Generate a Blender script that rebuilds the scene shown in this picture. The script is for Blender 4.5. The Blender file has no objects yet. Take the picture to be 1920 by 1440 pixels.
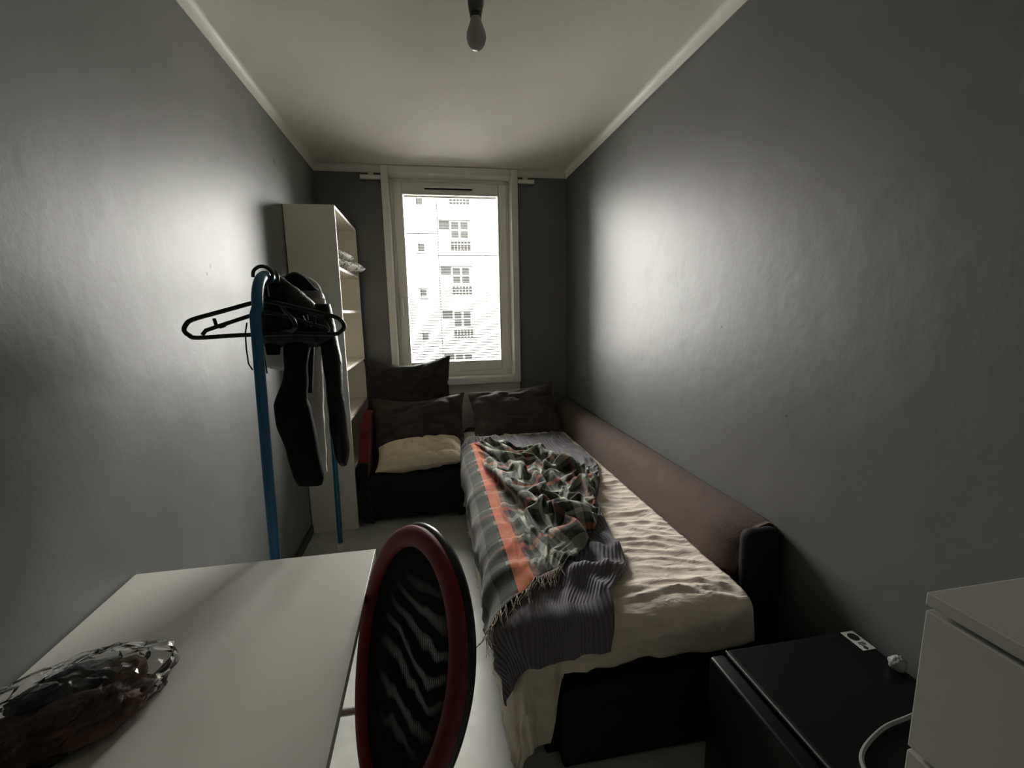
import bpy, bmesh, math, random
import numpy as np
from mathutils import Vector, Matrix, noise

# ---------------------------------------------------------------- camera, sky, exposure
SC = bpy.context.scene
COL = SC.collection
random.seed(7)
F = 850.0                                   # focal length in pixels of the 1920x1440 frame
CAM = np.array([0.0, 0.0, 1.3834])
YAW, PITCH, ROLL = [math.radians(a) for a in (-10.05522, 9.05399, 1.11864)]
fwd = np.array([-math.sin(YAW)*math.cos(PITCH), math.cos(YAW)*math.cos(PITCH), -math.sin(PITCH)])
r0 = np.array([math.cos(YAW), math.sin(YAW), 0]); d0 = np.cross(fwd, r0)
CR = math.cos(ROLL)*r0 + math.sin(ROLL)*d0
CD = -math.sin(ROLL)*r0 + math.cos(ROLL)*d0
cam_data = bpy.data.cameras.new('camera'); cam = bpy.data.objects.new('camera', cam_data); COL.objects.link(cam)
cam.matrix_world = Matrix(((CR[0], -CD[0], -fwd[0], CAM[0]), (CR[1], -CD[1], -fwd[1], CAM[1]),
                           (CR[2], -CD[2], -fwd[2], CAM[2]), (0, 0, 0, 1)))
cam_data.sensor_width = 36.0; cam_data.lens = F/1920*36; cam_data.clip_start = .02; cam_data.clip_end = 400
SC.camera = cam

world = bpy.data.worlds.new('overcast_sky'); SC.world = world; world.use_nodes = True
bg = world.node_tree.nodes['Background']
bg.inputs[0].default_value = (1.0, .985, .93, 1)
# standard overcast sky: three times brighter overhead than at the horizon
_wn = world.node_tree.nodes; _wl = world.node_tree.links
_tc = _wn.new('ShaderNodeTexCoord'); _sx = _wn.new('ShaderNodeSeparateXYZ'); _wl.new(_tc.outputs['Generated'], _sx.inputs[0])
_mr = _wn.new('ShaderNodeMapRange'); SKY = 88.0
for _i, _v in enumerate((0.0, 1.0, SKY/3, SKY)): _mr.inputs[_i+1].default_value = _v
_wl.new(_sx.outputs['Z'], _mr.inputs[0]); _wl.new(_mr.outputs[0], bg.inputs[1])
SC.view_settings.view_transform = 'Standard'; SC.view_settings.look = 'None'
SC.view_settings.gamma = 1.0; SC.view_settings.use_curve_mapping = False
SC.view_settings.exposure = 0.0
SC.cycles.use_denoising = True
SC.cycles.max_bounces = 10; SC.cycles.diffuse_bounces = 6; SC.cycles.glossy_bounces = 4
SC.cycles.transparent_max_bounces = 16; SC.cycles.sample_clamp_indirect = 12

# sampling portal for the sky in the window opening (gives off no light of its own)
pl = bpy.data.lights.new('window_portal', 'AREA'); pl.shape = 'RECTANGLE'; pl.size = .80; pl.size_y = 1.40
pl.cycles.is_portal = True
po = bpy.data.objects.new('window_portal', pl); COL.objects.link(po)
po.location = (.215, 4.02, 1.655); po.rotation_euler = (math.radians(-90), 0, 0)

# ---------------------------------------------------------------- helpers
def ray(px, py):
    return CR*((px-960)/F) + CD*((py-720)/F) + fwd
def at(px, py, ax, val):                    # pixel -> point on the plane (axis = value)
    d = ray(px, py); return CAM + d*((val-CAM[ax])/d[ax])
def nz(x, y, z=0.0): return noise.noise(Vector((x, y, z)))
def fbm(x, y, z=0.0, o=4):
    s = 0; a = 1
    for i in range(o):
        s += a*nz(x, y, z+i*7.3); x *= 2.03; y *= 2.03; z *= 2.03; a *= .5
    return s
def sst(a, b, x):
    t = min(1, max(0, (x-a)/(b-a))) if a != b else float(x > a)
    return t*t*(3-2*t)
def lerp_table(tab, x):                     # tab sorted by first value
    return float(np.interp(x, [t[0] for t in tab], [t[1] for t in tab]))

class MB:
    def __init__(s): s.v = []; s.f = []; s.uv = None
    def add(s, v, f):
        n = len(s.v); s.v += [tuple(map(float, p)) for p in v]; s.f += [tuple(i+n for i in q) for q in f]; return s
    def box(s, x0, x1, y0, y1, z0, z1):
        v = [(x0,y0,z0),(x1,y0,z0),(x1,y1,z0),(x0,y1,z0),(x0,y0,z1),(x1,y0,z1),(x1,y1,z1),(x0,y1,z1)]
        return s.add(v, [(3,2,1,0),(4,5,6,7),(0,1,5,4),(1,2,6,5),(2,3,7,6),(3,0,4,7)])
    def rbox(s, x0, x1, y0, y1, z0, z1, b=.006, seg=2):
        bm = bmesh.new(); bmesh.ops.create_cube(bm, size=1)
        for v in bm.verts: v.co = ((x0+x1)/2+v.co.x*(x1-x0), (y0+y1)/2+v.co.y*(y1-y0), (z0+z1)/2+v.co.z*(z1-z0))
        b = min(b, .49*min(x1-x0, y1-y0, z1-z0))
        bmesh.ops.bevel(bm, geom=list(bm.edges), offset=b, segments=seg, profile=.5, affect='EDGES', clamp_overlap=True)
        bm.verts.index_update()
        s.add([v.co for v in bm.verts], [[q.index for q in f.verts] for f in bm.faces]); bm.free(); return s
    def tube(s, pts, r, seg=10, cap=True, sy=1.0):
        P = [np.array(p, float) for p in pts]; n = len(P)
        rr = r if hasattr(r, '__len__') else [r]*n
        T = [P[min(i+1, n-1)]-P[max(i-1, 0)] for i in range(n)]; T = [t/(np.linalg.norm(t)+1e-12) for t in T]
        u = np.cross(T[0], (0, 0, 1)); u = u if np.linalg.norm(u) > .1 else np.cross(T[0], (1, 0, 0)); u /= np.linalg.norm(u)
        V = []
        for i in range(n):
            u = u - T[i]*np.dot(u, T[i]); u /= np.linalg.norm(u)+1e-12; w = np.cross(T[i], u)
            for k in range(seg):
                a = 2*math.pi*k/seg; V.append(P[i]+rr[i]*(math.cos(a)*u+sy*math.sin(a)*w))
        Fc = [(i*seg+k, i*seg+(k+1) % seg, (i+1)*seg+(k+1) % seg, (i+1)*seg+k) for i in range(n-1) for k in range(seg)]
        if cap: Fc += [tuple(range(seg-1, -1, -1)), tuple((n-1)*seg+k for k in range(seg))]
        return s.add(V, Fc)
    def loop(s, pts, ra, rb, nrm, seg=12):      # closed ring with an oval section (ra in plane, rb along nrm)
        P = [np.array(p, float) for p in pts]; n = len(P); nrm = [np.array(q, float) for q in nrm]; V = []
        for i in range(n):
            t = P[(i+1) % n]-P[i-1]; t /= np.linalg.norm(t); o = np.cross(t, nrm[i]); o /= np.linalg.norm(o)
            for k in range(seg):
                a = 2*math.pi*k/seg; V.append(P[i]+ra*math.cos(a)*o+rb*math.sin(a)*nrm[i])
        return s.add(V, [(i*seg+k, i*seg+(k+1) % seg, ((i+1) % n)*seg+(k+1) % seg, ((i+1) % n)*seg+k) for i in range(n) for k in range(seg)])
    def lathe(s, c, prof, seg=24):              # prof: (radius, z) from bottom to top about a vertical axis
        V = [(c[0]+r*math.cos(2*math.pi*k/seg), c[1]+r*math.sin(2*math.pi*k/seg), c[2]+z) for r, z in prof for k in range(seg)]
        n = len(prof)
        Fc = [(i*seg+k, i*seg+(k+1) % seg, (i+1)*seg+(k+1) % seg, (i+1)*seg+k) for i in range(n-1) for k in range(seg)]
        Fc += [tuple(range(seg-1, -1, -1)), tuple((n-1)*seg+k for k in range(seg))]
        return s.add(V, Fc)
    def loft(s, nodes, seg=20, pw=2.4, sub=5, wr=.0, seed=0.0):   # nodes: (centre, half width vector, half depth vector)
        C = np.array([list(n[0])+list(n[1])+list(n[2]) for n in nodes], float); k = np.arange(len(C))
        tt = np.linspace(0, len(C)-1, (len(C)-1)*sub+1)
        def cr(t):                              # Catmull-Rom
            i = min(int(t), len(C)-2); q = t-i
            p0, p1, p2, p3 = C[max(i-1, 0)], C[i], C[i+1], C[min(i+2, len(C)-1)]
            return .5*((2*p1)+(-p0+p2)*q+(2*p0-5*p1+4*p2-p3)*q*q+(-p0+3*p1-3*p2+p3)*q**3)
        V = []
        for t in tt:
            q = cr(t)
            for j in range(seg):
                a = 2*math.pi*j/seg; ca, sa = math.cos(a), math.sin(a)
                x = math.copysign(abs(ca)**(2/pw), ca); y = math.copysign(abs(sa)**(2/pw), sa)
                p = q[:3]+x*q[3:6]+y*q[6:9]
                if wr:
                    h = wr*(fbm(p[0]*14+seed, p[2]*7, p[1]*14, 3)); p = p+h*(x*q[3:6]/(np.linalg.norm(q[3:6])+1e-9)+y*q[6:9]/(np.linalg.norm(q[6:9])+1e-9))
                V.append(p)
        n = len(tt)
        Fc = [(i*seg+j, i*seg+(j+1) % seg, (i+1)*seg+(j+1) % seg, (i+1)*seg+j) for i in range(n-1) for j in range(seg)]
        Fc += [tuple(range(seg-1, -1, -1)), tuple((n-1)*seg+j for j in range(seg))]
        return s.add(V, Fc)
    def grid(s, fn, nu, nv, uv=None, thick=0.0):
        V = []; U = []
        for i in range(nu+1):
            for j in range(nv+1):
                V.append(fn(i/nu, j/nv)); U.append(uv(i/nu, j/nv) if uv else (i/nu, j/nv))
        m = nv+1
        Fc = [(i*m+j, (i+1)*m+j, (i+1)*m+j+1, i*m+j+1) for i in range(nu) for j in range(nv)]
        s.uv = (s.uv or []) + U
        return s.add(V, Fc)

ROOT = {}                                       # world position of every object's origin
def build(name, mb, mat, parent=None, smooth=False, flip=False):
    V = np.array(mb.v); lo, hi = V.min(0), V.max(0)
    o0 = np.array([(lo[0]+hi[0])/2, (lo[1]+hi[1])/2, lo[2]])
    me = bpy.data.meshes.new(name); me.from_pydata((V-o0).tolist(), [], [f[::-1] for f in mb.f] if flip else mb.f); me.update()
    if mb.uv:
        l = me.uv_layers.new(name='cloth')
        idx = np.zeros(len(me.loops), int); me.loops.foreach_get('vertex_index', idx)
        l.data.foreach_set('uv', np.array(mb.uv)[idx].astype(np.float32).ravel())
    if smooth:
        me.polygons.foreach_set('use_smooth', [True]*len(me.polygons))
        if smooth != 'all':
            try: me.set_sharp_from_angle(angle=math.radians(40))
            except Exception: pass
    me.materials.append(mat)
    o = bpy.data.objects.new(name, me); COL.objects.link(o)
    base = np.zeros(3)
    if parent is not None: o.parent = parent; base = ROOT[parent.name]
    o.location = o0-base; ROOT[o.name] = o0
    return o
def thing(name, label, cat, loc, group=None):
    o = bpy.data.objects.new(name, None); COL.objects.link(o); o.empty_display_size = .05
    o.location = loc; ROOT[o.name] = np.array(loc, float)
    o['label'] = label; o['category'] = cat
    if group: o['group'] = group
    return o
def tag(o, label, cat, group=None):
    o['label'] = label; o['category'] = cat
    if group: o['group'] = group
    return o
def struct(o, label, cat): o['kind'] = 'structure'; o['label'] = label; o['category'] = cat; return o
def share(src, name, parent, delta):            # a copy sharing mesh data, moved by delta
    c = src.copy(); c.name = name; COL.objects.link(c); c.parent = parent
    c.location = np.array(src.location)+np.array(delta); return c
def solidify(o, t, off=-1):
    m = o.modifiers.new('thickness', 'SOLIDIFY'); m.thickness = t; m.offset = off; return o

# ---------------------------------------------------------------- materials
def new_mat(name):
    m = bpy.data.materials.new(name); m.use_nodes = True; nt = m.node_tree
    return m, nt, nt.nodes['Principled BSDF']
def N(nt, t, **kw):
    n = nt.nodes.new(t)
    for k, v in kw.items():
        if k.startswith('i_'):
            key = k[2:]; n.inputs[int(key) if key.isdigit() else key].default_value = v
        else: setattr(n, k, v)
    return n
def mat(name, col, rough=.6, spec=.4, metal=0, var=.0, vscale=6, bump=.0, bscale=60, stretch=(1,1,1), sheen=0, bdist=.01, rvar=0):
    m, nt, b = new_mat(name); L = nt.links.new
    b.inputs['Base Color'].default_value = (*col, 1); b.inputs['Roughness'].default_value = rough
    b.inputs['Specular IOR Level'].default_value = spec; b.inputs['Metallic'].default_value = metal
    if sheen: b.inputs['Sheen Weight'].default_value = sheen; b.inputs['Sheen Roughness'].default_value = .5
    tc = N(nt, 'ShaderNodeTexCoord'); mp = N(nt, 'ShaderNodeMapping'); mp.inputs['Scale'].default_value = stretch
    L(tc.outputs['Object'], mp.inputs[0])
    if var or rvar:
        n1 = N(nt, 'ShaderNodeTexNoise', i_Scale=vscale, i_Detail=5.0, i_Roughness=.6); L(mp.outputs[0], n1.inputs['Vector'])
        if var:
            mr = N(nt, 'ShaderNodeMapRange', i_1=.25, i_2=.75, i_3=1-var, i_4=1+var); L(n1.outputs['Fac'], mr.inputs[0])
            mx = N(nt, 'ShaderNodeVectorMath', operation='SCALE'); mx.inputs[0].default_value = col; L(mr.outputs[0], mx.inputs['Scale'])
            L(mx.outputs[0], b.inputs['Base Color'])
        if rvar:
            m2 = N(nt, 'ShaderNodeMapRange', i_1=.3, i_2=.7, i_3=rough-rvar, i_4=rough+rvar); L(n1.outputs['Fac'], m2.inputs[0]); L(m2.outputs[0], b.inputs['Roughness'])
    if bump:
        n2 = N(nt, 'ShaderNodeTexNoise', i_Scale=bscale, i_Detail=3.0); L(mp.outputs[0], n2.inputs['Vector'])
        bp = N(nt, 'ShaderNodeBump', i_Strength=bump, i_Distance=bdist); L(n2.outputs['Fac'], bp.inputs['Height']); L(bp.outputs[0], b.inputs['Normal'])
    return m

def wall_mat(name, spots=(), seams=False, tone=1.0):
    # satin grey paint over wallpaper: blotchy relief, faint seams, a few nail marks
    m, nt, b = new_mat(name); L = nt.links.new
    b.inputs['Roughness'].default_value = .48; b.inputs['Specular IOR Level'].default_value = .45
    g = N(nt, 'ShaderNodeNewGeometry')
    n1 = N(nt, 'ShaderNodeTexNoise', i_Scale=2.2, i_Detail=6.0, i_Roughness=.6); L(g.outputs['Position'], n1.inputs['Vector'])
    mr = N(nt, 'ShaderNodeMapRange', i_1=.3, i_2=.7, i_3=.90, i_4=1.08); L(n1.outputs['Fac'], mr.inputs[0])
    mx = N(nt, 'ShaderNodeVectorMath', operation='SCALE'); mx.inputs[0].default_value = [c*tone for c in WALLC]; L(mr.outputs[0], mx.inputs['Scale'])
    out = mx.outputs[0]
    for (p, r) in spots:
        vd = N(nt, 'ShaderNodeVectorMath', operation='DISTANCE'); L(g.outputs['Position'], vd.inputs[0]); vd.inputs[1].default_value = p
        ss = N(nt, 'ShaderNodeMapRange', i_1=r*.5, i_2=r, i_3=.25, i_4=1.0); L(vd.outputs['Value'], ss.inputs[0])
        sc = N(nt, 'ShaderNodeVectorMath', operation='SCALE'); L(out, sc.inputs[0]); L(ss.outputs[0], sc.inputs['Scale']); out = sc.outputs[0]
    if seams:                                      # rubbed and peeled patches above the bed
        vd = N(nt, 'ShaderNodeVectorMath', operation='DISTANCE'); L(g.outputs['Position'], vd.inputs[0]); vd.inputs[1].default_value = (XR, 2.0, 1.50)
        mk = N(nt, 'ShaderNodeMapRange', i_1=.30, i_2=.55, i_3=1.0, i_4=0.0); L(vd.outputs['Value'], mk.inputs[0])
        mp = N(nt, 'ShaderNodeMapping'); mp.inputs['Scale'].default_value = (1, 1, .55); L(g.outputs['Position'], mp.inputs[0])
        sn = N(nt, 'ShaderNodeTexNoise', i_Scale=11.0, i_Detail=3.0, i_Roughness=.5); L(mp.outputs[0], sn.inputs['Vector'])
        th_ = N(nt, 'ShaderNodeMapRange', i_1=.58, i_2=.68, i_3=0.0, i_4=.07); L(sn.outputs['Fac'], th_.inputs[0])
        pr = N(nt, 'ShaderNodeMath', operation='MULTIPLY'); L(mk.outputs[0], pr.inputs[0]); L(th_.outputs[0], pr.inputs[1])
        iv = N(nt, 'ShaderNodeMath', operation='SUBTRACT', i_0=1.0); L(pr.outputs[0], iv.inputs[1])
        sc = N(nt, 'ShaderNodeVectorMath', operation='SCALE'); L(out, sc.inputs[0]); L(iv.outputs[0], sc.inputs['Scale']); out = sc.outputs[0]
        rg = N(nt, 'ShaderNodeMath', operation='MULTIPLY_ADD', i_1=.35, i_2=.48); L(pr.outputs[0], rg.inputs[0]); L(rg.outputs[0], b.inputs['Roughness'])
    L(out, b.inputs['Base Color'])
    n2 = N(nt, 'ShaderNodeTexNoise', i_Scale=9.0, i_Detail=5.0, i_Roughness=.55); L(g.outputs['Position'], n2.inputs['Vector'])
    n3 = N(nt, 'ShaderNodeTexNoise', i_Scale=180.0, i_Detail=2.0); L(g.outputs['Position'], n3.inputs['Vector'])
    ad = N(nt, 'ShaderNodeMath', operation='MULTIPLY_ADD', i_1=.05); L(n3.outputs['Fac'], ad.inputs[0]); L(n2.outputs['Fac'], ad.inputs[2])
    hh = ad.outputs[0]
    if seams:
        sp = N(nt, 'ShaderNodeSeparateXYZ'); L(g.outputs['Position'], sp.inputs[0])
        pp = N(nt, 'ShaderNodeMath', operation='PINGPONG', i_1=.265); ad2 = N(nt, 'ShaderNodeMath', operation='ADD', i_1=-1.53+5.3)
        L(sp.outputs['Y'], ad2.inputs[0]); L(ad2.outputs[0], pp.inputs[0])
        sm = N(nt, 'ShaderNodeMapRange', i_1=0.0, i_2=.006, i_3=-.018, i_4=0.0); L(pp.outputs[0], sm.inputs[0])
        a3 = N(nt, 'ShaderNodeMath', operation='ADD'); L(hh, a3.inputs[0]); L(sm.outputs[0], a3.inputs[1]); hh = a3.outputs[0]
    bp = N(nt, 'ShaderNodeBump', i_Strength=.16, i_Distance=.012); L(hh, bp.inputs['Height']); L(bp.outputs[0], b.inputs['Normal'])
    return m

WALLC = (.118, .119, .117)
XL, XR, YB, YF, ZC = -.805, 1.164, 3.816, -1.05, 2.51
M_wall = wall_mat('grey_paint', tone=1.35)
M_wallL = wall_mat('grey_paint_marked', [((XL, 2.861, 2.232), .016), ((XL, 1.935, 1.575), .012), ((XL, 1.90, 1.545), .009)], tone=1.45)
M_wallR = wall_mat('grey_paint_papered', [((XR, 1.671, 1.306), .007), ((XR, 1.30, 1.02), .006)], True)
M_ceil = mat('ceiling_white', (.86, .845, .76), .8, .2, var=.03, vscale=3, bump=.05, bscale=120)
M_trim = mat('trim_white', (.80, .785, .72), .45, .4, var=.04, vscale=12)
M_pvc = mat('window_plastic', (.80, .785, .73), .35, .45, var=.03, vscale=8)
M_floor = mat('floor_linoleum', (.52, .525, .48), .45, .5, var=.16, vscale=7, bump=.06, bscale=16, rvar=.10)
M_dark = mat('dark_brown_wood', (.035, .025, .02), .5)
M_white = mat('white_laminate', (.68, .67, .61), .36, .45, var=.02, vscale=5)
M_shelf = mat('shelf_laminate', (.80, .77, .66), .45, .4, var=.02, vscale=5)
M_drawer = mat('drawer_foil', (.43, .425, .385), .45, .4, var=.02, vscale=5)
M_metal = mat('brushed_steel', (.45, .45, .45), .28, .5, 1.0)
M_chrome = mat('chrome', (.75, .75, .75), .12, .5, 1.0)
M_black = mat('black_plastic', (.012, .012, .013), .32, .5)
M_blackgloss = mat('black_enamel', (.003, .003, .0033), .35, .22)
M_blue = mat('blue_tube', (.012, .115, .235), .38, .5, var=.1, vscale=30)
M_slat = mat('blind_slat', (.0075, .0075, .0072), .8, .02)
M_cord = mat('blind_cord', (.006, .006, .006), .8, .02)
M_fab_black = mat('black_fabric', (.005, .005, .0055), .8, .15, bump=.25, bscale=220, sheen=.0)
M_fab_shiny = mat('black_nylon', (.004, .004, .0045), .38, .3, bump=.35, bscale=22, bdist=.02)
M_fab_white = mat('white_cotton', (.55, .54, .51), .8, .2, bump=.5, bscale=16, bdist=.02, stretch=(2, 1, .5))
M_chair_black = mat('black_upholstery', (.013, .012, .013), .85, .2, bump=.3, bscale=300, sheen=.1)
M_red = mat('red_fabric', (.16, .006, .016), .75, .25, bump=.2, bscale=300, sheen=.15)
M_redrim = mat('red_rim_fabric', (.21, .006, .022), .55, .35, bump=.15, bscale=400, sheen=.12)
M_cush1 = mat('cushion_charcoal', (.030, .027, .027), .8, .25, var=.15, vscale=20, bump=.3, bscale=40, sheen=.1)
M_cush2 = mat('cushion_brown', (.050, .037, .032), .8, .25, var=.15, vscale=20, bump=.3, bscale=40, sheen=.1)
M_cush3 = mat('cushion_taupe', (.060, .050, .043), .8, .25, var=.15, vscale=20, bump=.3, bscale=40, sheen=.1)
M_cream = mat('cream_cotton', (.80, .70, .47), .8, .2, var=.05, vscale=20, bump=.35, bscale=30, bdist=.012)
M_sofa = mat('taupe_microfibre', (.076, .053, .042), .85, .2, var=.12, vscale=9, bump=.2, bscale=160, sheen=.04)
M_sofablack = mat('sofa_black', (.010, .009, .009), .8, .2)
M_orange = mat('orange_cloth', (.55, .24, .05), .85, .2, bump=.3, bscale=120)
M_bulb = mat('opal_glass', (.42, .41, .38), .12, .5)
M_socket = mat('lamp_holder', (.07, .068, .06), .4, .4)
M_grey = mat('grey_cable', (.16, .16, .15), .5, .4)
M_lint = mat('grey_crumple', (.20, .20, .19), .6, .4, bump=.6, bscale=60)
M_sticker = mat('sticker_white', (.50, .50, .47), .5, .3)
M_ink = mat('sticker_ink', (.012, .012, .012), .6, .2)
M_facade = mat('facade_concrete', (.17, .168, .158), .85, .1, var=.03, vscale=.6)
M_joint = mat('facade_joint', (.016, .016, .0155), .9, .1)
M_fglass = mat('facade_glass', (.011, .012, .0115), .6, .05)
M_fgrille = mat('facade_grille', (.0105, .0105, .010), .8, .05)
M_ground = mat('outdoor_ground', (.60, .60, .57), .9, .1, var=.2, vscale=.2)

def sheet_mat():
    m, nt, b = new_mat('sheet_cream'); L = nt.links.new
    b.inputs['Base Color'].default_value = (.72, .645, .54, 1); b.inputs['Roughness'].default_value = .85; b.inputs['Specular IOR Level'].default_value = .15
    tc = N(nt, 'ShaderNodeTexCoord'); mp = N(nt, 'ShaderNodeMapping'); mp.inputs['Scale'].default_value = (1, 2.2, 1); mp.inputs['Rotation'].default_value = (0, 0, .25); L(tc.outputs['Object'], mp.inputs[0])
    n1 = N(nt, 'ShaderNodeTexNoise', i_Scale=9.0, i_Detail=4.0, i_Distortion=.8); L(mp.outputs[0], n1.inputs['Vector'])
    bp = N(nt, 'ShaderNodeBump', i_Strength=.5, i_Distance=.02); L(n1.outputs['Fac'], bp.inputs['Height']); L(bp.outputs[0], b.inputs['Normal'])
    return m
def rib_mat():
    m, nt, b = new_mat('grey_rib_knit'); L = nt.links.new
    b.inputs['Roughness'].default_value = .9; b.inputs['Specular IOR Level'].default_value = .1; b.inputs['Sheen Weight'].default_value = .12
    uv = N(nt, 'ShaderNodeUVMap', uv_map='cloth'); sp = N(nt, 'ShaderNodeSeparateXYZ'); L(uv.outputs[0], sp.inputs[0])
    mu = N(nt, 'ShaderNodeMath', operation='MULTIPLY', i_1=2*math.pi*52); L(sp.outputs['X'], mu.inputs[0])
    si = N(nt, 'ShaderNodeMath', operation='SINE'); L(mu.outputs[0], si.inputs[0])
    rp = N(nt, 'ShaderNodeMapRange', i_1=-1.0, i_2=1.0, i_3=.84, i_4=1.07); L(si.outputs[0], rp.inputs[0])
    sc = N(nt, 'ShaderNodeVectorMath', operation='SCALE'); sc.inputs[0].default_value = (.150, .143, .156); L(rp.outputs[0], sc.inputs['Scale']); L(sc.outputs[0], b.inputs['Base Color'])
    bp = N(nt, 'ShaderNodeBump', i_Strength=.45, i_Distance=.005); L(si.outputs[0], bp.inputs['Height']); L(bp.outputs[0], b.inputs['Normal'])
    return m
def plaid_mat():
    m, nt, b = new_mat('plaid_wool'); L = nt.links.new
    b.inputs['Roughness'].default_value = .9; b.inputs['Specular IOR Level'].default_value = .1; b.inputs['Sheen Weight'].default_value = .15
    uv = N(nt, 'ShaderNodeUVMap', uv_map='cloth'); sp = N(nt, 'ShaderNodeSeparateXYZ'); L(uv.outputs[0], sp.inputs[0])
    K = (.020, .020, .017); G = (.105, .118, .092); O = (.50, .15, .075); Wt = (.52, .52, .45); BR = (.16, .06, .035)
    def ramp(sock, stops, per, shift):
        a = N(nt, 'ShaderNodeMath', operation='MULTIPLY_ADD', i_1=1/per, i_2=shift); L(sock, a.inputs[0])
        fr = N(nt, 'ShaderNodeMath', operation='FRACT'); L(a.outputs[0], fr.inputs[0])
        r = N(nt, 'ShaderNodeValToRGB'); r.color_ramp.interpolation = 'CONSTANT'; e = r.color_ramp.elements
        e[0].position = 0; e[0].color = (*stops[0][1], 1); e[1].position = stops[1][0]; e[1].color = (*stops[1][1], 1)
        for p_, c_ in stops[2:]:
            q = e.new(p_); q.color = (*c_, 1)
        L(fr.outputs[0], r.inputs[0]); return r.outputs[0]
    warp = ramp(sp.outputs['X'], [(0, G), (.10, K), (.16, G), (.22, Wt), (.32, G), (.40, K), (.55, BR), (.62, K), (.70, G), (.78, Wt), (.88, G), (.95, K)], .36, .24)
    weft = ramp(sp.outputs['Y'], [(0, G), (.12, K), (.24, G), (.32, Wt), (.42, G), (.50, K), (.62, O), (.70, K), (.76, G), (.84, Wt), (.90, K), (.95, G)], .34, .1)
    mix = N(nt, 'ShaderNodeMix', data_type='RGBA'); mix.inputs[0].default_value = .42; L(warp, mix.inputs[6]); L(weft, mix.inputs[7])
    # the lengthwise orange band of the flat border is the strongest stripe of the cloth
    cm = N(nt, 'ShaderNodeMath', operation='COMPARE', i_1=.088, i_2=.024); L(sp.outputs['X'], cm.inputs[0])
    m2 = N(nt, 'ShaderNodeMix', data_type='RGBA'); m2.inputs[7].default_value = (.60, .165, .075, 1); ml = N(nt, 'ShaderNodeMath', operation='MULTIPLY', i_1=.66); L(cm.outputs[0], ml.inputs[0]); L(ml.outputs[0], m2.inputs[0]); L(mix.outputs[2], m2.inputs[6])
    lt = N(nt, 'ShaderNodeMath', operation='LESS_THAN', i_1=.058); L(sp.outputs['X'], lt.inputs[0])      # dark selvedge, with the overhang's shade painted in, outside the orange band
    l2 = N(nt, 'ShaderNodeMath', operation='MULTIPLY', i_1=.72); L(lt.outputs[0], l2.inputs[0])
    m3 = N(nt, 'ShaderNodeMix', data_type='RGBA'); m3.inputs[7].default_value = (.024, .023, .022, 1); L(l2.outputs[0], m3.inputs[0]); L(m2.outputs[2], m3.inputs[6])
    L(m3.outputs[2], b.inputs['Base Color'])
    n = N(nt, 'ShaderNodeTexNoise', i_Scale=260.0, i_Detail=2.0); tc = N(nt, 'ShaderNodeTexCoord'); L(tc.outputs['Object'], n.inputs['Vector'])
    bp = N(nt, 'ShaderNodeBump', i_Strength=.3, i_Distance=.004); L(n.outputs['Fac'], bp.inputs['Height']); L(bp.outputs[0], b.inputs['Normal'])
    return m
def pane_mat(name, tint=.96, gloss=.05, rough=.02):
    m = bpy.data.materials.new(name); m.use_nodes = True; nt = m.node_tree; nt.nodes.clear(); L = nt.links.new
    o = N(nt, 'ShaderNodeOutputMaterial'); t = N(nt, 'ShaderNodeBsdfTransparent'); t.inputs[0].default_value = (tint, tint, tint, 1)
    g = N(nt, 'ShaderNodeBsdfGlossy'); g.inputs['Roughness'].default_value = rough
    fr = N(nt, 'ShaderNodeFresnel', i_IOR=1.45); mu = N(nt, 'ShaderNodeMath', operation='MAXIMUM', i_1=gloss); L(fr.outputs[0], mu.inputs[0])
    mx = N(nt, 'ShaderNodeMixShader'); L(mu.outputs[0], mx.inputs[0]); L(t.outputs[0], mx.inputs[1]); L(g.outputs[0], mx.inputs[2]); L(mx.outputs[0], o.inputs[0])
    return m
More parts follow.
